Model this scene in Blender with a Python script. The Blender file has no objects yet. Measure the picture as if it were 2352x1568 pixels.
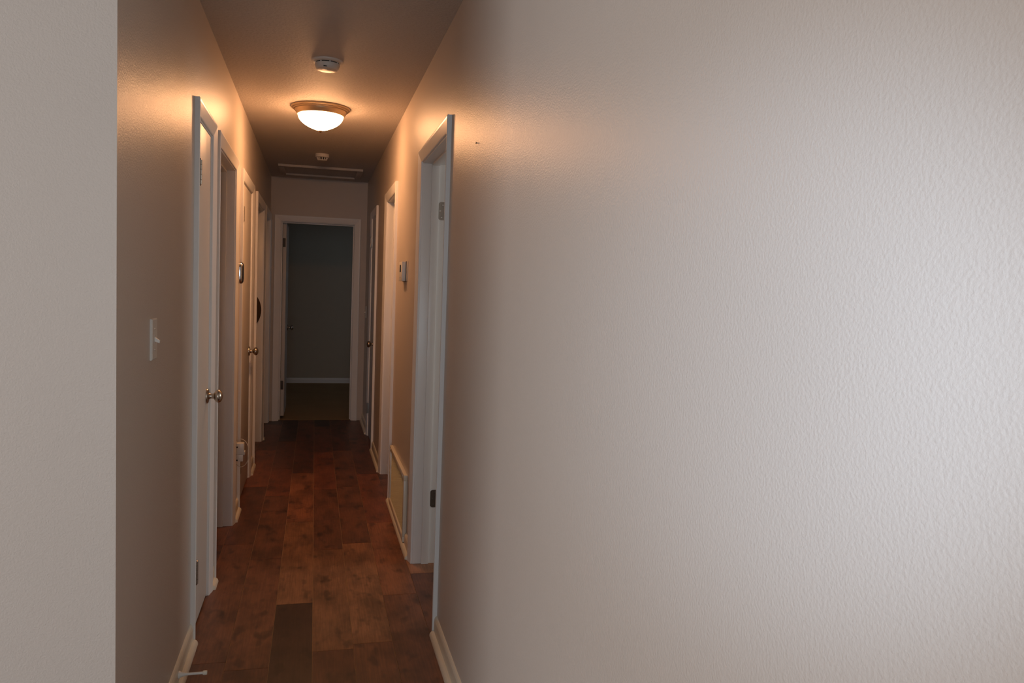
import bpy, bmesh, math, random
from mathutils import Vector, Matrix

random.seed(7)
S = bpy.context.scene
COL = S.collection

# ------------------------------------------------------------------ camera
XL, XR, YE, ZC = -0.440, 0.501, 8.185, 2.440      # hall: left wall, right wall, end wall, ceiling
YC = 1.960                                        # where the hall opens into the living room
T = 0.115                                         # wall thickness
CAMH = 1.395
ya, pi_, ro = map(math.radians, (14.209, -3.699, 2.045))
fwd = Vector((math.sin(ya)*math.cos(pi_), math.cos(ya)*math.cos(pi_), math.sin(pi_)))
r0 = Vector((math.cos(ya), -math.sin(ya), 0)); u0 = r0.cross(fwd)
rgt = math.cos(ro)*r0 + math.sin(ro)*u0; upv = -math.sin(ro)*r0 + math.cos(ro)*u0
cd = bpy.data.cameras.new('camera'); cam = bpy.data.objects.new('camera', cd); COL.objects.link(cam)
cd.sensor_width = 36; cd.lens = 1798.9*36/2352; cd.clip_start = 0.02
m = Matrix.Identity(4)
for i in range(3):
    m[i][0], m[i][1], m[i][2] = rgt[i], upv[i], -fwd[i]
m[2][3] = CAMH
cam.matrix_world = m
S.camera = cam

# ------------------------------------------------------------------ world, daylight, exposure
w = bpy.data.worlds.new('world'); S.world = w; w.use_nodes = True
w.node_tree.nodes['Background'].inputs[0].default_value = (0.62, 0.75, 1.0, 1)
w.node_tree.nodes['Background'].inputs[1].default_value = 1.0
S.view_settings.view_transform = 'Standard'; S.view_settings.look = 'None'
S.view_settings.exposure = 0.0; S.view_settings.gamma = 1.0; S.view_settings.use_curve_mapping = False

def area(name, loc, direction, sx, sy, power, color):
    l = bpy.data.lights.new(name, 'AREA'); l.shape = 'RECTANGLE'; l.size = sx; l.size_y = sy
    l.energy = power; l.color = color
    o = bpy.data.objects.new(name, l); COL.objects.link(o); o.location = loc
    o.rotation_euler = Vector(direction).to_track_quat('-Z', 'Y').to_euler()
    return o
DAY = (1.0, 0.97, 0.95)
LX, LY = -3.6, -3.4            # far left and rear wall of the living room
RX = 3.6                       # outer wall of the rooms on the right
BX0, BX1, BY = -2.2, 2.6, 11.29  # end bedroom
area('daylight_living_side', (LX+0.03, 0.10, 1.35), (1, 0, 0), 3.0, 1.5, 58, DAY)
area('daylight_living_rear', (-0.45, LY+0.03, 1.45), (0, 1, 0), 1.5, 1.25, 35, (0.76, 0.90, 1.0))
area('daylight_right_room', (RX-0.03, 3.45, 1.5), (-1, 0, 0), 1.1, 1.1, 20, (1.0, 0.95, 0.88))
area('daylight_end_bedroom', (BX1-0.03, 10.2, 1.5), (-1, 0, 0), 1.0, 1.0, 0.8, (1.0, 0.98, 0.84))
# the photographer's flash, beside the camera, its head turned to the right wall
fl_ = bpy.data.lights.new('camera_flash', 'SPOT'); fl_.energy = 34; fl_.color = (0.60, 0.77, 1.0)
fl_.spot_size = math.radians(46); fl_.spot_blend = 1.0; fl_.shadow_soft_size = 0.02
fo = bpy.data.objects.new('camera_flash', fl_); COL.objects.link(fo)
fo.location = (-0.14, -0.07, 1.41)
fo.rotation_euler = (Vector((0.50, 0.78, 1.33)) - Vector(fo.location)).to_track_quat('-Z', 'Y').to_euler()

# ------------------------------------------------------------------ materials
def mat(name, color, rough=0.5, metal=0.0, spec=0.5):
    mt = bpy.data.materials.new(name); mt.use_nodes = True
    b = mt.node_tree.nodes['Principled BSDF']
    b.inputs['Base Color'].default_value = (*color, 1); b.inputs['Roughness'].default_value = rough
    b.inputs['Metallic'].default_value = metal; b.inputs['Specular IOR Level'].default_value = spec
    return mt
def bsdf(mt): return mt.node_tree.nodes['Principled BSDF']
def add_bump(mt, scale, strength, dist, detail=2.0, rough=0.5, stretch=None, colvar=0.0):
    nt = mt.node_tree; b = bsdf(mt)
    g = nt.nodes.new('ShaderNodeNewGeometry'); vec = g.outputs['Position']
    if stretch:
        mp = nt.nodes.new('ShaderNodeMapping'); mp.inputs['Scale'].default_value = stretch
        nt.links.new(vec, mp.inputs['Vector']); vec = mp.outputs[0]
    n = nt.nodes.new('ShaderNodeTexNoise'); n.inputs['Scale'].default_value = scale
    n.inputs['Detail'].default_value = detail; n.inputs['Roughness'].default_value = rough
    nt.links.new(vec, n.inputs['Vector'])
    bp = nt.nodes.new('ShaderNodeBump'); bp.inputs['Strength'].default_value = strength; bp.inputs['Distance'].default_value = dist
    nt.links.new(n.outputs['Fac'], bp.inputs['Height']); nt.links.new(bp.outputs[0], b.inputs['Normal'])
    if colvar:
        base = tuple(b.inputs['Base Color'].default_value)[:3]
        n2 = nt.nodes.new('ShaderNodeTexNoise'); n2.inputs['Scale'].default_value = 2.3; n2.inputs['Detail'].default_value = 4
        nt.links.new(g.outputs['Position'], n2.inputs['Vector'])
        mx = nt.nodes.new('ShaderNodeMix'); mx.data_type = 'RGBA'
        mx.inputs[6].default_value = (*[c*(1-colvar) for c in base], 1); mx.inputs[7].default_value = (*[c*(1+colvar) for c in base], 1)
        nt.links.new(n2.outputs['Fac'], mx.inputs[0]); nt.links.new(mx.outputs[2], b.inputs['Base Color'])
    return mt

M = {}
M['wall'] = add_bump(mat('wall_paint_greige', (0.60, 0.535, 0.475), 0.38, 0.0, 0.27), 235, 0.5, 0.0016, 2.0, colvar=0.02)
M['ceil'] = add_bump(mat('ceiling_paint', (0.58, 0.54, 0.50), 0.65, 0.0, 0.3), 70, 1.0, 0.006, 4.0, 0.6, stretch=(1, 1.3, 1))
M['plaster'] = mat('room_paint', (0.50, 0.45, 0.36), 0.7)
M['trim'] = add_bump(mat('trim_enamel_white', (0.84, 0.83, 0.81), 0.32), 35, 0.12, 0.002, 2, stretch=(4, 4, .5))
M['cream'] = mat('baseboard_enamel_cream', (0.74, 0.68, 0.56), 0.32)
M['door'] = mat('door_enamel_white', (0.66, 0.615, 0.56), 0.42, 0.0, 0.3)
M['nickel'] = mat('satin_nickel', (0.52, 0.46, 0.39), 0.24, 1.0)
M['hinge'] = mat('aged_nickel_hinge', (0.42, 0.38, 0.33), 0.32, 1.0)
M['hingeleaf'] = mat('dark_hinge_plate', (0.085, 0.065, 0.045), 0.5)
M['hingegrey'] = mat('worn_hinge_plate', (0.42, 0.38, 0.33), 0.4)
M['screw'] = mat('bright_screw', (0.8, 0.78, 0.74), 0.25, 1.0)
M['plastic'] = mat('white_plastic', (0.72, 0.70, 0.65), 0.35)
M['alarm'] = mat('alarm_plastic', (0.62, 0.59, 0.54), 0.42)
M['dark'] = mat('dark_slot', (0.012, 0.011, 0.010), 0.6)
M['screen'] = mat('dark_display', (0.03, 0.032, 0.02), 0.2)
M['chrome'] = mat('chrome', (0.72, 0.73, 0.76), 0.12, 1.0)
M['black'] = mat('black_gloss', (0.015, 0.014, 0.013), 0.2)
M['vent'] = mat('vent_enamel_cream', (0.66, 0.60, 0.38), 0.45)
M['filter'] = mat('duct_shade_tan', (0.30, 0.26, 0.16), 0.8)
M['bronze'] = mat('brushed_bronze_pan', (0.48, 0.35, 0.21), 0.40, 0.6)
M['finial'] = mat('dark_finial', (0.10, 0.06, 0.03), 0.4, 0.6)
M['hat'] = add_bump(mat('brown_felt', (0.055, 0.032, 0.016), 0.8), 300, .4, .002)
M['band'] = mat('dark_hat_band', (0.03, 0.014, 0.008), 0.6)
M['cable'] = mat('white_cable', (0.62, 0.58, 0.50), 0.45)
M['carpet'] = add_bump(mat('brown_carpet', (0.42, 0.29, 0.155), 0.95, spec=.1), 260, 1.0, 0.01, 3, colvar=0.12)
M['seam'] = mat('plank_bevel_seam', (0.50, 0.32, 0.18), 0.6)

# glowing glass bowl
gl = bpy.data.materials.new('lit_frosted_glass'); gl.use_nodes = True
b = gl.node_tree.nodes['Principled BSDF']
b.inputs['Base Color'].default_value = (0.9, 0.85, 0.75, 1); b.inputs['Roughness'].default_value = 0.3
b.inputs['Emission Color'].default_value = (1.0, 0.48, 0.21, 1); b.inputs['Emission Strength'].default_value = 66.0
M['glow'] = gl

def wood_material():
    mt = mat('red_brown_plank', (0.2, 0.08, 0.04), 0.42); nt = mt.node_tree; b = bsdf(mt)
    oi = nt.nodes.new('ShaderNodeObjectInfo'); g = nt.nodes.new('ShaderNodeNewGeometry')
    ofs = nt.nodes.new('ShaderNodeVectorMath'); ofs.operation = 'SCALE'; ofs.inputs[0].default_value = (37, 53, 11)
    nt.links.new(oi.outputs['Random'], ofs.inputs['Scale'])
    ad = nt.nodes.new('ShaderNodeVectorMath'); ad.operation = 'ADD'
    nt.links.new(g.outputs['Position'], ad.inputs[0]); nt.links.new(ofs.outputs[0], ad.inputs[1])
    def noise(scale, sc3, detail, rough=.55):
        mp = nt.nodes.new('ShaderNodeMapping'); mp.inputs['Scale'].default_value = sc3
        nt.links.new(ad.outputs[0], mp.inputs['Vector'])
        n = nt.nodes.new('ShaderNodeTexNoise'); n.inputs['Scale'].default_value = scale; n.inputs['Detail'].default_value = detail
        n.inputs['Roughness'].default_value = rough; nt.links.new(mp.outputs[0], n.inputs['Vector']); return n
    blot = noise(7, (1.3, .7, 1), 4, .6); grain = noise(60, (2.5, .12, 1), 4); knot = noise(14, (1, .5, 1), 2)
    def ramp(src, stops):
        r = nt.nodes.new('ShaderNodeValToRGB'); e = r.color_ramp.elements
        e[0].position, e[0].color = stops[0][0], (*[stops[0][1]]*3, 1); e[1].position, e[1].color = stops[1][0], (*[stops[1][1]]*3, 1)
        nt.links.new(src, r.inputs[0]); return r.outputs[0]
    def mul(a, c):
        x = nt.nodes.new('ShaderNodeMix'); x.data_type = 'RGBA'; x.blend_type = 'MULTIPLY'; x.inputs[0].default_value = 1
        nt.links.new(a, x.inputs[6]); nt.links.new(c, x.inputs[7]); return x.outputs[2]
    c = mul(oi.outputs['Color'], ramp(blot.outputs['Fac'], ((.34, .55), (.60, 1.10))))
    c = mul(c, ramp(grain.outputs['Fac'], ((.3, .72), (.7, 1.12))))
    c = mul(c, ramp(knot.outputs['Fac'], ((.30, .45), (.42, 1.0))))
    nt.links.new(c, b.inputs['Base Color'])
    bp = nt.nodes.new('ShaderNodeBump'); bp.inputs['Strength'].default_value = .25; bp.inputs['Distance'].default_value = .001
    nt.links.new(grain.outputs['Fac'], bp.inputs['Height']); nt.links.new(bp.outputs[0], b.inputs['Normal'])
    return mt
M['plank'] = wood_material()

# ------------------------------------------------------------------ helpers
WL = {}                                                   # world location of each object (nothing is rotated)
def tag(o, label=None, cat=None, group=None, kind=None):
    if label: o['label'] = label
    if cat: o['category'] = cat
    if group: o['group'] = group
    if kind: o['kind'] = kind
    return o
def empty(name, loc, label=None, cat=None, group=None, kind=None):
    o = bpy.data.objects.new(name, None); COL.objects.link(o); o.location = loc; o.empty_display_size = .05
    WL[o] = Vector(loc)
    return tag(o, label, cat, group, kind)
def obj(name, bm, mt, parent=None, smooth=False, bevel=0.0, seg=2):
    vs = [v.co.copy() for v in bm.verts]
    lo = Vector([min(v[i] for v in vs) for i in range(3)]); hi = Vector([max(v[i] for v in vs) for i in range(3)])
    c = Vector(((lo.x+hi.x)/2, (lo.y+hi.y)/2, (lo.z+hi.z)/2))
    if bevel:
        bmesh.ops.bevel(bm, geom=list(bm.edges), offset=bevel, segments=seg, affect='EDGES', profile=.5)
    bmesh.ops.translate(bm, verts=bm.verts, vec=-c)
    bmesh.ops.recalc_face_normals(bm, faces=bm.faces)
    me = bpy.data.meshes.new(name); bm.to_mesh(me); bm.free()
    me.materials.append(M[mt] if isinstance(mt, str) else mt)
    if smooth:
        for p in me.polygons: p.use_smooth = True
        try: me.set_sharp_from_angle(angle=math.radians(38))
        except Exception: pass
    o = bpy.data.objects.new(name, me); COL.objects.link(o)
    if parent is not None:
        o.parent = parent; o.location = c - WL[parent]
    else:
        o.location = c
    WL[o] = c
    return o
def addbox(bm, x0, x1, y0, y1, z0, z1):
    x0, x1 = sorted((x0, x1)); y0, y1 = sorted((y0, y1)); z0, z1 = sorted((z0, z1))
    v = [bm.verts.new(p) for p in ((x0,y0,z0),(x1,y0,z0),(x1,y1,z0),(x0,y1,z0),(x0,y0,z1),(x1,y0,z1),(x1,y1,z1),(x0,y1,z1))]
    for f in ((0,3,2,1),(4,5,6,7),(0,1,5,4),(1,2,6,5),(2,3,7,6),(3,0,4,7)): bm.faces.new([v[i] for i in f])
def box(name, x0, x1, y0, y1, z0, z1, mt, parent=None, bevel=0.0, seg=2, smooth=False):
    bm = bmesh.new(); addbox(bm, x0, x1, y0, y1, z0, z1)
    return obj(name, bm, mt, parent, smooth or bevel > 0, bevel, seg)
def boxes(name, lst, mt, parent=None):
    bm = bmesh.new()
    for l in lst: addbox(bm, *l)
    return obj(name, bm, mt, parent)
def loft(name, rings, mt, parent=None, smooth=False, closed=True):
    """rings: list of equal-length vertex loops, capped at both ends"""
    bm = bmesh.new(); R = [[bm.verts.new(p) for p in r] for r in rings]
    n = len(R[0])
    for a, c in zip(R[:-1], R[1:]):
        for i in range(n): bm.faces.new((a[i], a[(i+1) % n], c[(i+1) % n], c[i]))
    if closed: bm.faces.new(R[0]); bm.faces.new(R[-1])
    return obj(name, bm, mt, parent, smooth)
AX = {'x': (Vector((0,1,0)), Vector((0,0,1)), Vector((1,0,0))), 'y': (Vector((1,0,0)), Vector((0,0,1)), Vector((0,1,0))), 'z': (Vector((1,0,0)), Vector((0,1,0)), Vector((0,0,1)))}
def lathe(name, prof, axis, base, sgn, mt, parent=None, n=32, smooth=True, cap=True):
    """prof: (radius, distance along axis from base); sgn is the direction of growth"""
    a, c, d = AX[axis]; base = Vector(base); bm = bmesh.new(); R = []
    for r, t in prof:
        p = base + d*t*sgn
        R.append([bm.verts.new(p)] if r < 1e-6 else [bm.verts.new(p + a*r*math.cos(2*math.pi*i/n) + c*r*math.sin(2*math.pi*i/n)) for i in range(n)])
    for A, B in zip(R[:-1], R[1:]):
        for i in range(n):
            j = (i+1) % n
            if len(A) == 1 and len(B) == 1: continue
            if len(A) == 1: bm.faces.new((A[0], B[i], B[j]))
            elif len(B) == 1: bm.faces.new((A[i], A[j], B[0]))
            else: bm.faces.new((A[i], A[j], B[j], B[i]))
    if cap:
        if len(R[0]) > 1: bm.faces.new(R[0])
        if len(R[-1]) > 1: bm.faces.new(R[-1])
    return obj(name, bm, mt, parent, smooth)
def tube(name, pts, r, mt, parent=None, n=8):
    pts = [Vector(p) for p in pts]; rings = []
    up = Vector((0.3, 0.2, 1)).normalized()
    for i, p in enumerate(pts):
        t = (pts[min(i+1, len(pts)-1)] - pts[max(i-1, 0)]).normalized()
        a = t.cross(up).normalized(); c = t.cross(a)
        rings.append([p + a*r*math.cos(2*math.pi*k/n) + c*r*math.sin(2*math.pi*k/n) for k in range(n)])
    return loft(name, rings, mt, parent, True)

# ------------------------------------------------------------------ openings
CW, REV, JT = 0.058, 0.005, 0.018          # casing width, reveal, jamb board thickness
ZT = 2.066                                 # top of the head casings
ZI = ZT - CW                               # inner edge of the head casings
OPL = [(3.125, 3.665), (3.779, 4.699), (4.960, 5.850), (6.168, 7.165), (7.240, 8.125)]
OPR = [(3.050, 3.938), (5.072, 5.865), (6.670, 7.395)]
EX = (-0.400, 0.440)                       # outer edges of the casing in the end wall
def rough(o): return (o[0]+CW+REV-JT, o[1]-CW-REV+JT)
ZR = ZI - REV + JT                         # top of rough opening

def wall_boxes(x0, x1, y0, y1, ops):
    out = []; y = y0
    for o in ops:
        a, c = rough(o); out.append((x0, x1, y, a, 0, ZC)); out.append((x0, x1, a, c, ZR, ZC)); y = c
    out.append((x0, x1, y, y1, 0, ZC)); return out

# ------------------------------------------------------------------ setting: walls, ceiling, floors
st = dict(kind='structure')
tag(boxes('wall_left', wall_boxes(XL-T, XL, YC, YE, OPL), 'wall'), 'greige orange-peel hall wall on the left with five door openings', 'wall', **st)
tag(boxes('wall_right', wall_boxes(XR, XR+T, LY, YE, OPR), 'wall'), 'long greige orange-peel wall on the right, brightest near the camera', 'wall', **st)
ea, ec = EX[0]+CW+REV-JT, EX[1]-CW-REV+JT
tag(boxes('wall_end', [(BX0, ea, YE, YE+T, 0, ZC), (ec, BX1, YE, YE+T, 0, ZC), (ea, ec, YE, YE+T, ZR, ZC)], 'wall'), 'narrow hall end wall around the open bedroom doorway', 'wall', **st)
tag(boxes('wall_front', [(LX, XL-T, YC, YC+T, 0, ZC)], 'wall'), 'greige wall at the left edge facing the camera', 'wall', **st)
# living room behind the camera
def wall_with_window(name, axis, c0, c1, a, b_, wa, wb, z0, z1, label, mt='wall'):
    L = [(a, wa, 0, ZC), (wb, b_, 0, ZC), (wa, wb, 0, z0), (wa, wb, z1, ZC)]
    L = [(c0, c1, p, q, r, s) if axis == 'y' else (p, q, c0, c1, r, s) for p, q, r, s in L]
    return tag(boxes(name, L, mt), label, 'wall', **st)
def window(name, axis, c, a, b_, z0, z1, label):
    """frame and glass set in a wall opening"""
    mid = ((a+b_)/2, z0)
    root = empty(name, (c, mid[0], z0) if axis == 'y' else (mid[0], c, z0), label, 'window', None, 'structure')
    def bx(nm, p, q, r, s, d0, d1, mt):
        return box(nm, c+d0, c+d1, p, q, r, s, mt, root) if axis == 'y' else box(nm, p, q, c+d0, c+d1, r, s, mt, root)
    f = .045
    bx('window_frame', a, a+f, z0, z1, -.03, .03, 'trim'); bx('window_frame', b_-f, b_, z0, z1, -.03, .03, 'trim')
    bx('window_frame', a+f, b_-f, z0, z0+f, -.03, .03, 'trim'); bx('window_frame', a+f, b_-f, z1-f, z1, -.03, .03, 'trim')
    bx('meeting_rail', a+f, b_-f, (z0+z1)/2-.02, (z0+z1)/2+.02, -.025, .025, 'trim')
    return root
wall_with_window('wall_living_side', 'y', LX-T, LX, LY, YC+T, -1.4, 1.6, .6, 2.1, 'side wall of the living room with a window')
window('window_1', 'y', LX-.06, -1.4, 1.6, .6, 2.1, 'living room side window out of view on the left')
wall_with_window('wall_living_rear', 'x', LY-T, LY, LX-T, XR+T, -1.2, .3, .825, 2.075, 'rear wall of the living room behind the camera')
window('window_2', 'x', LY-.06, -1.2, .3, .825, 2.075, 'living room rear window behind the camera')
# side rooms
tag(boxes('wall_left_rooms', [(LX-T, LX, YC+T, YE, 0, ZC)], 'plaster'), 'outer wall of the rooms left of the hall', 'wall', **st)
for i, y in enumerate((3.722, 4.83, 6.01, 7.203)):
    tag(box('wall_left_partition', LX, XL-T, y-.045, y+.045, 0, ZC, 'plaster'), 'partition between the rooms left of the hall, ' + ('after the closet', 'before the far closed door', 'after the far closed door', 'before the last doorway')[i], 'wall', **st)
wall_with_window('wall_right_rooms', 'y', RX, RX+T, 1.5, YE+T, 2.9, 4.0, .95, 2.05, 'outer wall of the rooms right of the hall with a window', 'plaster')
window('window_3', 'y', RX+.06, 2.9, 4.0, .95, 2.05, 'window of the room beyond the near right doorway')
for i, y in enumerate((1.5, 4.5, 6.22)):
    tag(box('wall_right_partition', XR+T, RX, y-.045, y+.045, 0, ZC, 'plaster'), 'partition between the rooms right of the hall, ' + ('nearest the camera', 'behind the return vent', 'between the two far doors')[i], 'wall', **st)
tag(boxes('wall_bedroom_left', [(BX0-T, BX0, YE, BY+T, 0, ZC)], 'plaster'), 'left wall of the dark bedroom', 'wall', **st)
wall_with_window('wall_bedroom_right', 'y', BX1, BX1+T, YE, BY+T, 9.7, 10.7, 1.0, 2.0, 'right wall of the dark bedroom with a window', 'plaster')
window('window_4', 'y', BX1+.06, 9.7, 10.7, 1.0, 2.0, 'bedroom window out of view on the right')
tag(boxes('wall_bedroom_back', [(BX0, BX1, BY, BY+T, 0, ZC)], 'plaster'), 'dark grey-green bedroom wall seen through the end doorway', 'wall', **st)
tag(box('ceiling', LX-T, RX+T, LY-T, BY+T, ZC, ZC+.1, 'ceil'), 'textured greige ceiling running down the hall', 'ceiling', **st)

# floor: bedding with one board object per plank
PW, PX0 = 0.1535, 0.0155
fl = box('floor', LX-T, RX+T, LY-T, YE+.035, -.10, -.0035, 'seam')
tag(fl, 'red-brown wood plank floor running down the hall', 'floor', **st)
def plank(x0, x1, y0, y1, tone):
    g = .0009
    o = box('plank', x0+g, x1-g, y0+g, y1-g, -.006, 0.0, 'plank', fl)
    o.color = (*tone, 1); return o
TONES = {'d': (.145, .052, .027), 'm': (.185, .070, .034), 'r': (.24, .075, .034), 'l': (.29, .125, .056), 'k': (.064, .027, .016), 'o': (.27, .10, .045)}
# joints and tones per column, k = column index counted from the centre seam
cols = {
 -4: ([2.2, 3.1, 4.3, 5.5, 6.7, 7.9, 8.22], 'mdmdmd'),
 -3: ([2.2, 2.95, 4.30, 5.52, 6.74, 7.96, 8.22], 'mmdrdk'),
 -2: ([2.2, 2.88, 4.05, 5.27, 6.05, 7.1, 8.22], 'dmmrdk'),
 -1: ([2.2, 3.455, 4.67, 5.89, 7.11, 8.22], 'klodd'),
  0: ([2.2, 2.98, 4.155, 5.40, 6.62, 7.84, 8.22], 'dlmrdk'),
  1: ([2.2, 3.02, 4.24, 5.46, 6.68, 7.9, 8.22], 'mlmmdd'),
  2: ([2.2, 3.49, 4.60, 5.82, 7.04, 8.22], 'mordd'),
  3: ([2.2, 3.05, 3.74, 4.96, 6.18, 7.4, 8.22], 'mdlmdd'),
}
for k, (js, tn) in cols.items():
    for i in range(len(js)-1):
        t = TONES[tn[i]]; f = random.uniform(.9, 1.1)
        plank(PX0+k*PW, PX0+(k+1)*PW, js[i], js[i+1], tuple(c*f for c in t))
# the living-room and side-room boards, unseen from here, stay one laid surface each
for nm, (x0, x1, y0, y1) in {'living': (LX, XR, LY, 2.2), 'left': (LX, PX0-4*PW, 2.2, YE), 'right': (PX0+4*PW, RX, 1.5, YE)}.items():
    bm = bmesh.new(); x = x0
    while x < x1-1e-4:
        y = y0 - random.uniform(0, 1.1)
        while y < y1-1e-4:
            a, c = max(y, y0), min(y+1.22, y1)
            if c-a > .01: addbox(bm, x+.0006, min(x+PW, x1)-.0006, a+.0006, c-.0006, -.006, 0)
            y += 1.22
        x += PW
    o = obj('floor_boards', bm, 'plank', fl); o.color = (.18, .07, .035, 1); tag(o, kind='stuff')
tag(box('floor_carpet', BX0-T, BX1+T, YE+.035, BY+T, -.1, .004, 'carpet'), 'dark brown carpet in the bedroom beyond the end doorway', 'carpet', **st)

# ------------------------------------------------------------------ door trims
PROF = [(0, 0), (0, .007), (.004, .009), (.046, .0178), (.053, .0186), (CW, .0165), (CW, 0)]
def frame_map(axis, face, sgn):
    # s along the wall, d out of the wall into the hall, z up
    return (lambda s, d, z: (face + sgn*d, s, z)) if axis == 'y' else (lambda s, d, z: (s, face + sgn*d, z))
def casings(root, F, a, b_, zi, z0=0.0):
    ai, bi = a+CW, b_-CW
    loft('casing', [[F(ai-w_, d, z0) for w_, d in PROF], [F(ai-w_, d, zi+w_) for w_, d in PROF]], 'trim', root)
    loft('casing', [[F(bi+w_, d, z0) for w_, d in PROF], [F(bi+w_, d, zi+w_) for w_, d in PROF]], 'trim', root)
    loft('head_casing', [[F(ai-w_, d, zi+w_) for w_, d in PROF], [F(bi+w_, d, zi+w_) for w_, d in PROF]], 'trim', root)
def fbox(nm, F, s0, s1, d0, d1, z0, z1, mt, parent, bevel=0.0):
    p, q = F(s0, d0, z0), F(s1, d1, z1)
    return box(nm, p[0], q[0], p[1], q[1], p[2], q[2], mt, parent, bevel)
def trim(n, axis, face, sgn, o, label, stop=(-.081, -.044)):
    F = frame_map(axis, face, sgn); G = frame_map(axis, face - sgn*T, -sgn)
    a, b_ = o; mid = (a+b_)/2
    root = empty('trim_%d' % n, F(mid, 0, 0), label, 'door frame', None, 'structure')
    casings(root, F, a, b_, ZI); casings(root, G, a, b_, ZI)
    ja, jb, jz = a+CW+REV, b_-CW-REV, ZI-REV
    fbox('jamb', F, ja-JT, ja, -T, 0, 0, jz, 'trim', root, .0012)
    fbox('jamb', F, jb, jb+JT, -T, 0, 0, jz, 'trim', root, .0012)
    fbox('head_jamb', F, ja-JT, jb+JT, -T, 0, jz, jz+JT, 'trim', root, .0012)
    s0, s1 = stop
    fbox('door_stop_strip', F, ja, ja+.011, s0, s1, 0, jz, 'trim', root, .0015)
    fbox('door_stop_strip', F, jb-.011, jb, s0, s1, 0, jz, 'trim', root, .0015)
    fbox('door_stop_strip', F, ja+.011, jb-.011, s0, s1, jz-.011, jz, 'trim', root, .0015)
    return root, F, ja, jb, jz
CS = (-.075, -.038)
tl = ['white frame of the narrow closet door on the near left', 'white frame of the open doorway after the narrow closet', 'white frame of the far closed door on the left',
      'white frame of the doorway with the brown hat', 'white frame of the last left doorway beside the end wall']
TRL = [trim(i+1, 'y', XL, 1, o, tl[i], CS if i in (0, 2) else (-.081, -.044)) for i, o in enumerate(OPL)]
tr = ['white frame of the near right doorway, lit grey on its far jamb', 'white frame of the middle right doorway, lit orange by the lamp', 'white frame of the far right closed door']
TRR = [trim(i+6, 'y', XR, -1, o, tr[i], CS if i == 2 else (-.081, -.044)) for i, o in enumerate(OPR)]
TRE = trim(9, 'x', YE, -1, EX, 'white frame of the open bedroom doorway at the hall end')

def hinge(F, s, z, parent, d=.0115):
    p = F(s, d, z-.046)
    pr = [(0, -.006), (.0035, -.005), (.0055, 0)]
    for k in range(5):
        a, c = k*.0184, (k+1)*.0184
        pr += [(.0076, a+.0008), (.0076, c-.0008), (.0060, c)]
    pr += [(.004, .093), (.003, .096), (0, .098)]
    h = lathe('hinge', pr, 'z', p, 1, 'hinge', parent, 14)
    fbox('hinge_leaf', F, s-.012, s+.012, -.0005, .0050, z-.045, z+.045, 'hinge', h)
    return h
def knob(F, axis, sgn, s, z, d0, parent):
    base = F(s, d0, z)
    k = lathe('knob', [(.0150, .008), (.0118, .013), (.0108, .020), (.0112, .027)] + [(.0282*math.sin(math.radians(q)), .0475-.0185*math.cos(math.radians(q))) for q in range(26, 180, 11)] + [(0, .066)], axis, base, sgn, 'nickel', parent)
    lathe('rosette', [(.0325, 0), (.0330, .003), (.031, .007), (.024, .0095), (.014, .0105), (0, .0105)], axis, base, sgn, 'nickel', k)
    return k
# closed doors (flush slabs, opening into the hall)
def closed_door(n, tr_, sgn, label, hinge_near, zs, kz=.900):
    root_t, F, ja, jb, jz = tr_
    r = empty('door_%d' % n, F((ja+jb)/2, -.02, 0), label, 'door', None, 'structure')
    fbox('door_slab', F, ja+.003, jb-.003, -.0365, -.0015, .012, jz-.003, 'door', r, .0012)
    hs, ks = (ja, jb-.063) if hinge_near else (jb, ja+.063)
    for z in zs: hinge(F, hs, z, r)
    knob(F, 'x', sgn, ks, kz, -.0015, r)
    return r
closed_door(1, TRL[0], 1, 'narrow closed white closet door on the near left', True, (1.80, .258))
closed_door(2, TRL[2], 1, 'closed white flush door on the far left, lit warm by the lamp', True, (1.80, .258), .91)
closed_door(3, TRR[2], -1, 'closed white door on the far right beside the end wall', False, (1.79, .262), .895)
# open door of the hat doorway, swung 90 degrees into its room
_, F4, ja4, jb4, jz4 = TRL[3]
d4 = empty('door_4', (XL-T-.38, jb4-.02, 0), 'white door swung open inside the doorway with the brown hat', 'door', None, 'structure')
box('door_slab', XL-T-.008-.74, XL-T-.008, jb4-.040, jb4-.004, .012, jz4-.003, 'door', d4, .0012)
knob(lambda s, d, z: (s, jb4-.040-d, z), 'y', -1, XL-T-.685, .90, 0, d4)
# open bedroom door
_, FE, jaE, jbE, jzE = TRE
d5 = empty('door_5', (jaE+.03, YE+T+.36, 0), 'white bedroom door standing open past the end doorway, seen edge on', 'door', None, 'structure')
box('door_slab', jaE+.012, jaE+.047, YE+T+.004, YE+T+.714, .030, jzE-.004, 'door', d5, .0012)
knob(lambda s, d, z: (jaE+.047+d, s, z), 'x', 1, YE+T+.652, .905, 0, d5)
knob(lambda s, d, z: (jaE+.012-d, s, z), 'x', -1, YE+T+.652, .905, 0, d5)
for z in (1.80, .348):
    h = box('hinge', jaE+.0135, jaE+.039, YE+T+.0015, YE+T+.0055, z-.045, z+.045, 'hingeleaf', d5, .001)
    lathe('hinge_barrel', [(.006, 0), (.006, .09)], 'z', (jaE+.006, YE+T+.000, z-.045), 1, 'hinge', h, 12)
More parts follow.
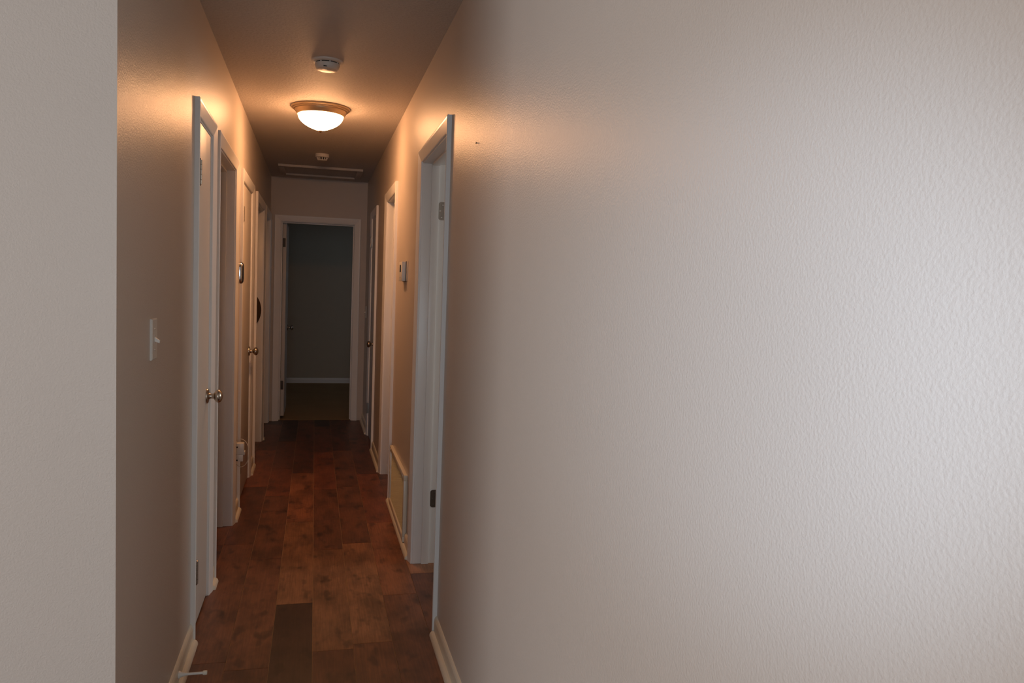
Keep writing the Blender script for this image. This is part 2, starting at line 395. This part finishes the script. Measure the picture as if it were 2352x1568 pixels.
# bare hinge plates on the far jamb of the near right doorway
rt, F6, ja6, jb6, jz6 = TRR[0]
for z in (1.775, .333):
    q = .015; pts = [(-.1145, z+.0445), (-.1145, z-.0445)]
    pts += [(-.081-q+q*math.cos(math.radians(t)), z-.0445+q+q*math.sin(math.radians(t))) for t in range(-90, 1, 15)]
    pts += [(-.081-q+q*math.cos(math.radians(t)), z+.0445-q+q*math.sin(math.radians(t))) for t in range(0, 91, 15)]
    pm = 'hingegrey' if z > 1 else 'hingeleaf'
    h = loft('hinge_plate', [[F6(jb6+.0002, d, zz) for d, zz in pts], [F6(jb6-.0022, d, zz) for d, zz in pts]], pm, rt)
    for d, zz in ((-.104, z+.030), (-.091, z), (-.098, z-.031)):
        p = F6(jb6-.0018, d, zz)
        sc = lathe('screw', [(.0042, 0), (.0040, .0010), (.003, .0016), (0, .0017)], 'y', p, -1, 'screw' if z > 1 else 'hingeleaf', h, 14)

# ------------------------------------------------------------------ baseboards with shoe moulding
BB = [(0, 0), (.012, 0), (.012, .056), (.0105, .066), (.007, .073), (.003, .0765), (0, .077)]
SH = [(.011, 0), (.030, 0), (.0295, .006), (.0275, .0115), (.024, .016), (.019, .019), (.0135, .020), (.011, .020)]
def run(root, F, a, b_, board=True, shoe=True, cut=None):
    if board:
        for p, q in ([(a, b_)] if not cut else [(a, cut[0]), (cut[1], b_)]):
            loft('board', [[F(p, d, z) for d, z in BB], [F(q, d, z) for d, z in BB]], 'cream', root)
    if shoe:
        e = .006                                           # rounded returns at the ends
        mid = lambda f: [(.011+(d-.011)*f, z*f) for d, z in SH]
        loft('shoe_moulding', [[F(a+.001, d, z) for d, z in mid(.45)], [F(a+e, d, z) for d, z in SH], [F(b_-e, d, z) for d, z in SH], [F(b_-.001, d, z) for d, z in mid(.45)]], 'cream', root)
FL, FR, FEW = frame_map('y', XL, 1), frame_map('y', XR, -1), frame_map('x', YE, -1)
bl = empty('baseboard_left', (XL, 3.0, 0), 'cream baseboard pieces between the doors on the left', 'baseboard', None, 'structure')
for a, b_ in ((YC, OPL[0][0]), (OPL[0][1], OPL[1][0]), (OPL[1][1], OPL[2][0]), (OPL[2][1], OPL[3][0]), (OPL[3][1], OPL[4][0])): run(bl, FL, a, b_)
br = empty('baseboard_right', (XR, 3.0, 0), 'cream baseboard pieces along the right wall', 'baseboard', None, 'structure')
VY0, VY1, VZ0, VZ1 = 4.150, 4.965, .024, .388               # return-air grille
run(br, FR, LY, OPR[0][0]); run(br, FR, OPR[0][1], OPR[1][0], cut=(VY0-.004, VY1+.004)); run(br, FR, OPR[1][1], OPR[2][0]); run(br, FR, OPR[2][1], YE-.02)
FF = frame_map('x', YC, -1)
bf = empty('baseboard_front', (-2, YC, 0), 'cream baseboard below the wall facing the camera', 'baseboard', None, 'structure')
run(bf, FF, LX, XL)
FB = frame_map('x', BY, -1)
bb = empty('baseboard_bedroom', (0, BY, 0), 'white baseboard on the dark bedroom back wall', 'baseboard', None, 'structure')
loft('board', [[FB(BX0, d, z) for d, z in BB], [FB(BX1, d, z) for d, z in BB]], 'trim', bb)

# ------------------------------------------------------------------ ceiling light
CLX, CLY = 0.013, 4.88
cl = empty('ceiling_light', (CLX, CLY, ZC), 'lit frosted glass bowl ceiling light with a bronze pan', 'ceiling light')
lathe('pan', [(0, 0), (.168, 0), (.171, .003), (.171, .008), (.168, .011), (.160, .012), (.160, .016), (.157, .019), (.150, .020), (.150, .023), (.147, .030), (.142, .038), (.139, .045), (.134, .048), (.128, .046), (0, .040)], 'z', (CLX, CLY, ZC), -1, 'bronze', cl, 64)
bowl = [(.130, .044)]
for i in range(0, 13):
    t = i/12*math.pi/2
    bowl.append((.131*(1-(i/12)**2)**.75 if i < 12 else 0, .048 + .088*i/12))
lathe('glass_bowl', bowl, 'z', (CLX, CLY, ZC), -1, 'glow', cl, 48)
lathe('finial', [(.011, .1345), (.011, .138), (.008, .141), (.006, .144), (0, .146)], 'z', (CLX, CLY, ZC), -1, 'finial', cl, 20)

# ------------------------------------------------------------------ smoke alarms
def alarm_front():
    x, y = .036, 3.862
    r = empty('smoke_alarm', (x, y, ZC), 'wide white smoke alarm on the ceiling in front of the lit lamp', 'smoke alarm', 'smoke alarms on the hall ceiling')
    lathe('base_plate', [(0, 0), (.073, 0), (.073, .004), (.070, .008), (.060, .011), (0, .011)], 'z', (x, y, ZC), -1, 'alarm', r, 48)
    lathe('sensor_slot', [(0, .010), (.054, .010), (.054, .016), (0, .016)], 'z', (x, y, ZC), -1, 'dark', r, 40)
    bd = lathe('body', [(0, .0155), (.057, .0155), (.0575, .018), (.055, .030), (.050, .040), (.044, .0435), (0, .044)], 'z', (x, y, ZC), -1, 'alarm', r, 48)
    for a in range(0, 360, 45):
        c, s = math.cos(math.radians(a+12)), math.sin(math.radians(a+12))
        box('rib', x+.0545*c-.003, x+.0545*c+.003, y+.0545*s-.003, y+.0545*s+.003, ZC-.017, ZC-.0095, 'alarm', r)
    lathe('test_button', [(.012, .0435), (.0118, .0455), (0, .046)], 'z', (x-.012, y-.018, ZC), -1, 'plastic', bd, 20)
    box('indicator', x-.018, x-.002, y-.0520, y-.0470, ZC-.0385, ZC-.0345, 'dark', bd)
    return r
alarm_front()
def alarm_far():
    x, y = .036, 6.60
    r = empty('smoke_alarm', (x, y, ZC), 'small deep white smoke alarm on the ceiling before the attic hatch', 'smoke alarm', 'smoke alarms on the hall ceiling')
    lathe('body', [(0, 0), (.054, 0), (.0555, .004), (.0555, .022), (.053, .026), (.042, .0275), (0, .0275)], 'z', (x, y, ZC), -1, 'alarm', r, 40)
    lathe('sensor_core', [(.030, .027), (.030, .046), (0, .046)], 'z', (x, y, ZC), -1, 'dark', r, 24)
    for a in range(0, 360, 30):
        c, s = math.cos(math.radians(a)), math.sin(math.radians(a)); n_, t_ = Vector((c, s, 0)), Vector((-s, c, 0))
        p0, p1 = Vector((x, y, ZC-.027)) + n_*.040, Vector((x, y, ZC-.048)) + n_*.032
        q = .0032
        loft('rib', [[p + t_*i*q + n_*j*q for i, j in ((-1,-1), (1,-1), (1,1), (-1,1))] for p in (p0, p1)], 'alarm', r)
    lathe('cap', [(0, .0465), (.035, .0465), (.034, .051), (.028, .053), (0, .0535)], 'z', (x, y, ZC), -1, 'alarm', r, 32)
alarm_far()

# ------------------------------------------------------------------ attic hatch
HX0, HX1, HY0, HY1 = -.338, .402, 7.285, 7.895
ah = empty('attic_hatch', ((HX0+HX1)/2, (HY0+HY1)/2, ZC), 'framed attic hatch in the ceiling before the end wall', 'attic hatch')
HB = .050
box('hatch_trim', HX0, HX1, HY0, HY0+HB, ZC-.020, ZC, 'ceil', ah, .002); box('hatch_trim', HX0, HX1, HY1-HB, HY1, ZC-.020, ZC, 'ceil', ah, .002)
box('hatch_trim', HX0, HX0+HB, HY0+HB, HY1-HB, ZC-.020, ZC, 'ceil', ah, .002); box('hatch_trim', HX1-HB, HX1, HY0+HB, HY1-HB, ZC-.020, ZC, 'ceil', ah, .002)
box('hatch_panel', HX0+HB, HX1-HB, HY0+HB, HY1-HB, ZC-.004, ZC, 'ceil', ah)

# ------------------------------------------------------------------ light switches
def switch(F, s, z, label, axis, sgn, n='light_switch'):
    r = empty(n, F(s, 0, z), label, 'light switch', 'light switches in the hall')
    W, H, D = .035, .0575, .0065
    ring = lambda w_, h_, d: [F(s-w_, d, z-h_), F(s+w_, d, z-h_), F(s+w_, d, z+h_), F(s-w_, d, z+h_)]
    loft('cover_plate', [ring(W, H, 0), ring(W, H, .0045), ring(W-.003, H-.003, D)], 'plastic', r)
    fbox('switch_slot', F, s-.005, s+.005, D-.001, D+.0006, z-.012, z+.012, 'alarm', r)
    loft('toggle', [[F(s-.0042, D, z-.006), F(s+.0042, D, z-.006), F(s+.0042, D, z+.006), F(s-.0042, D, z+.006)],
                    [F(s-.0034, D+.0125, z-.011), F(s+.0034, D+.0125, z-.011), F(s+.0034, D+.0135, z-.0035), F(s-.0034, D+.0135, z-.0035)]], 'plastic', r)
    for q in (-.030, .030):
        lathe('screw', [(.0033, 0), (.0030, .0010), (0, .0014)], axis, F(s, D, z+q), sgn, 'screw', r, 14)
switch(FL, 2.372, 1.224, 'white toggle light switch on the left wall before the closet', 'x', 1)
switch(FR, 8.00, 1.130, 'small light switch on the far right wall beside the end doorway', 'x', -1)

# ------------------------------------------------------------------ thermostat
th = empty('thermostat', (XR, 4.53, 1.48), 'white box thermostat on the right wall above the return vent', 'thermostat')
fbox('wall_plate', FR, 4.40, 4.63, 0, .0035, 1.428, 1.538, 'wall', th, .001)
tb = fbox('housing', FR, 4.455, 4.615, .0035, .028, 1.428, 1.538, 'plastic', th, .003)
fbox('display', FR, 4.510, 4.575, .0275, .0286, 1.480, 1.520, 'screen', tb)
fbox('seam', FR, 4.452, 4.618, .0030, .0062, 1.4265, 1.5395, 'dark', tb)
for k in range(3): fbox('button', FR, 4.500+k*.028, 4.518+k*.028, .0275, .0295, 1.448, 1.458, 'alarm', tb, .0006)

# ------------------------------------------------------------------ return-air grille
vt = empty('return_vent', (XR, (VY0+VY1)/2, VZ0), 'cream louvred return-air grille low on the right wall', 'vent')
fw = .030
for a, b_, z0, z1 in ((VY0, VY1, VZ1-fw, VZ1), (VY0, VY1, VZ0, VZ0+fw)):
    fbox('frame_rail', FR, a, b_, 0, .021, z0, z1, 'cream', vt, .003)
for a, b_ in ((VY0, VY0+fw), (VY1-fw, VY1)): fbox('frame_rail', FR, a, b_, 0, .021, VZ0+fw, VZ1-fw, 'cream', vt, .003)
fbox('duct_shade_backing', FR, VY0+fw, VY1-fw, .0005, .002, VZ0+fw, VZ1-fw, 'filter', vt)  # added sheet; its darker tan stands in for duct shade behind the louvres
nz = 26; dz = (VZ1-VZ0-2*fw)/nz
proto = None
for k in range(nz):
    z = VZ0+fw+(k+.5)*dz
    if proto is None:
        sec = lambda y: [FR(y, .003, z+.0058), FR(y, .0045, z+.0064), FR(y, .0125, z-.0048), FR(y, .011, z-.0056)]
        proto = loft('louvre', [sec(VY0+fw), sec(VY1-fw)], 'vent', vt); z0p = proto.location.z
    else:
        o = proto.copy(); COL.objects.link(o); o.location.z = z0p + k*dz
for k in range(15):
    y = VY0+fw+(k+1)*(VY1-VY0-2*fw)/16
    fbox('divider', FR, y-.002, y+.002, .003, .0110, VZ0+fw, VZ1-fw, 'vent', vt)
for y in (VY0+.06, VY1-.06):
    lathe('screw', [(.006, 0), (.0055, .0015), (0, .0028)], 'x', FR(y, .021, VZ1-.015), -1, 'plastic', vt, 14)

# ------------------------------------------------------------------ chrome wall control between the left doors
def rr(F, s, z, w_, h_, r_, d, n=6):
    pts = []
    for cx, cz, a0 in ((s+w_-r_, z+h_-r_, 0), (s-w_+r_, z+h_-r_, 90), (s-w_+r_, z-h_+r_, 180), (s+w_-r_, z-h_+r_, 270)):
        for i in range(n+1):
            t = math.radians(a0+90*i/n); pts.append(F(cx+r_*math.cos(t), d, cz+r_*math.sin(t)))
    return pts
cs, cz = 4.832, 1.443
wc = empty('wall_control', (XL, cs, cz), 'rounded chrome and black wall device between the left doors', 'wall device')
loft('chrome_case', [rr(FL, cs, cz, .046, .061, .030, 0), rr(FL, cs, cz, .048, .063, .032, .010), rr(FL, cs, cz, .047, .062, .031, .024), rr(FL, cs, cz, .043, .058, .028, .029)], 'chrome', wc, True)
loft('face', [rr(FL, cs, cz, .041, .055, .027, .028), rr(FL, cs, cz, .040, .054, .027, .031), rr(FL, cs, cz, .030, .044, .020, .0335)], 'black', wc, True)
for k in range(9): fbox('grip_ridge', FL, cs-.0492, cs-.0470, .004, .014, cz-.030+k*.0075, cz-.027+k*.0075, 'alarm', wc)

# ------------------------------------------------------------------ outlet, plug-in adapter and its thin cable
os_, oz = 4.835, .385
ou = empty('wall_outlet', (XL, os_, oz), 'white wall outlet low between the left doors behind the adapter', 'outlet')
ring = lambda w_, h_, d: [FL(os_-w_, d, oz-h_), FL(os_+w_, d, oz-h_), FL(os_+w_, d, oz+h_), FL(os_-w_, d, oz+h_)]
loft('cover_plate', [ring(.035, .0575, 0), ring(.035, .0575, .004), ring(.032, .0545, .006)], 'plastic', ou)
for q in (-.0195, .0195):
    s_ = loft('socket', [rr(FL, os_, oz+q, .0165, .0145, .008, .0055), rr(FL, os_, oz+q, .0165, .0145, .008, .0075)], 'alarm', ou)
    for t in (-.0063, .0063): fbox('slot', FL, os_+t-.0012, os_+t+.0012, .0070, .0078, oz+q-.002, oz+q+.006, 'dark', s_)
ad = empty('plug_adapter', (XL+.0085, os_, oz), 'white stepped power adapter plugged in low on the left, trailing a thin cable', 'adapter')
body = fbox('housing', FL, os_-.026, os_+.026, .0085, .050, oz-.010, oz+.056, 'plastic', ad, .003)
fbox('lower_block', FL, os_-.024, os_+.024, .0085, .046, oz-.052, oz-.010, 'plastic', ad, .003)
fbox('collar', FL, os_-.025, os_+.025, .046, .056, oz-.014, oz+.006, 'alarm', ad, .002)
for q in (.030, -.048): fbox('plug_gap', FL, os_-.0265, os_-.020, .0085, .016, oz+q, oz+q+.008, 'dark', ad)
pts = []
for i in range(25):
    t = i/24
    a = math.radians(100 - 235*t)
    pts.append((XL+.034+.046*math.cos(a), os_-.010-.02*math.sin(math.pi*t), oz-.002+.082*math.sin(a)))
tube('cable', pts, .0018, 'cable', ad)

# ------------------------------------------------------------------ rigid door stop on the left baseboard
ds = empty('door_stop', (XL+.012, 2.79, .036), 'white rod door stop sticking out of the near left baseboard', 'door stop')
lathe('mount', [(.013, 0), (.013, .003), (.0085, .009), (.0055, .022)], 'x', (XL+.012, 2.79, .044), 1, 'plastic', ds, 20)
lathe('rod', [(.0048, .004), (.0044, .082)], 'x', (XL+.012, 2.79, .044), 1, 'plastic', ds, 16)
lathe('bumper', [(0, .078), (.0075, .078), (.0080, .082), (.0080, .089), (.0065, .092), (0, .092)], 'x', (XL+.012, 2.79, .044), 1, 'cream', ds, 18)

# ------------------------------------------------------------------ hat hanging on the open door
hx, hy, hz = -.648, jb4-.040, 1.152
ht = empty('hanging_hat', (hx, hy, hz), 'dark brown rounded hat-like shape hanging inside the fourth left doorway, mostly hidden', 'hat')
lathe('brim', [(0, .014), (.10, .014), (.17, .010), (.200, .002), (.203, .004), (.172, .014), (.102, .019), (0, .019)], 'y', (hx, hy-.002, hz), -1, 'hat', ht, 56)
lathe('crown', [(.094, .016), (.090, .05), (.080, .088), (.062, .103), (.030, .108), (0, .106)], 'y', (hx, hy-.002, hz), -1, 'hat', ht, 40)
lathe('hat_band', [(.0955, .018), (.0945, .043)], 'y', (hx, hy-.002, hz), -1, 'band', ht, 40, cap=False)

# ------------------------------------------------------------------ small dark nail left in the right wall
nl = empty('wall_nail', (XR, 2.526, 1.868), 'tiny dark nail in the right wall beside the top of the near doorway', 'nail')
lathe('nail_head', [(.0035, .004), (.0035, .0055), (0, .006)], 'x', (XR, 2.526, 1.868), -1, 'dark', nl, 12)
lathe('nail_shank', [(.0012, -.012), (.0012, .0045)], 'x', (XR, 2.526, 1.868), -1, 'dark', nl, 8)
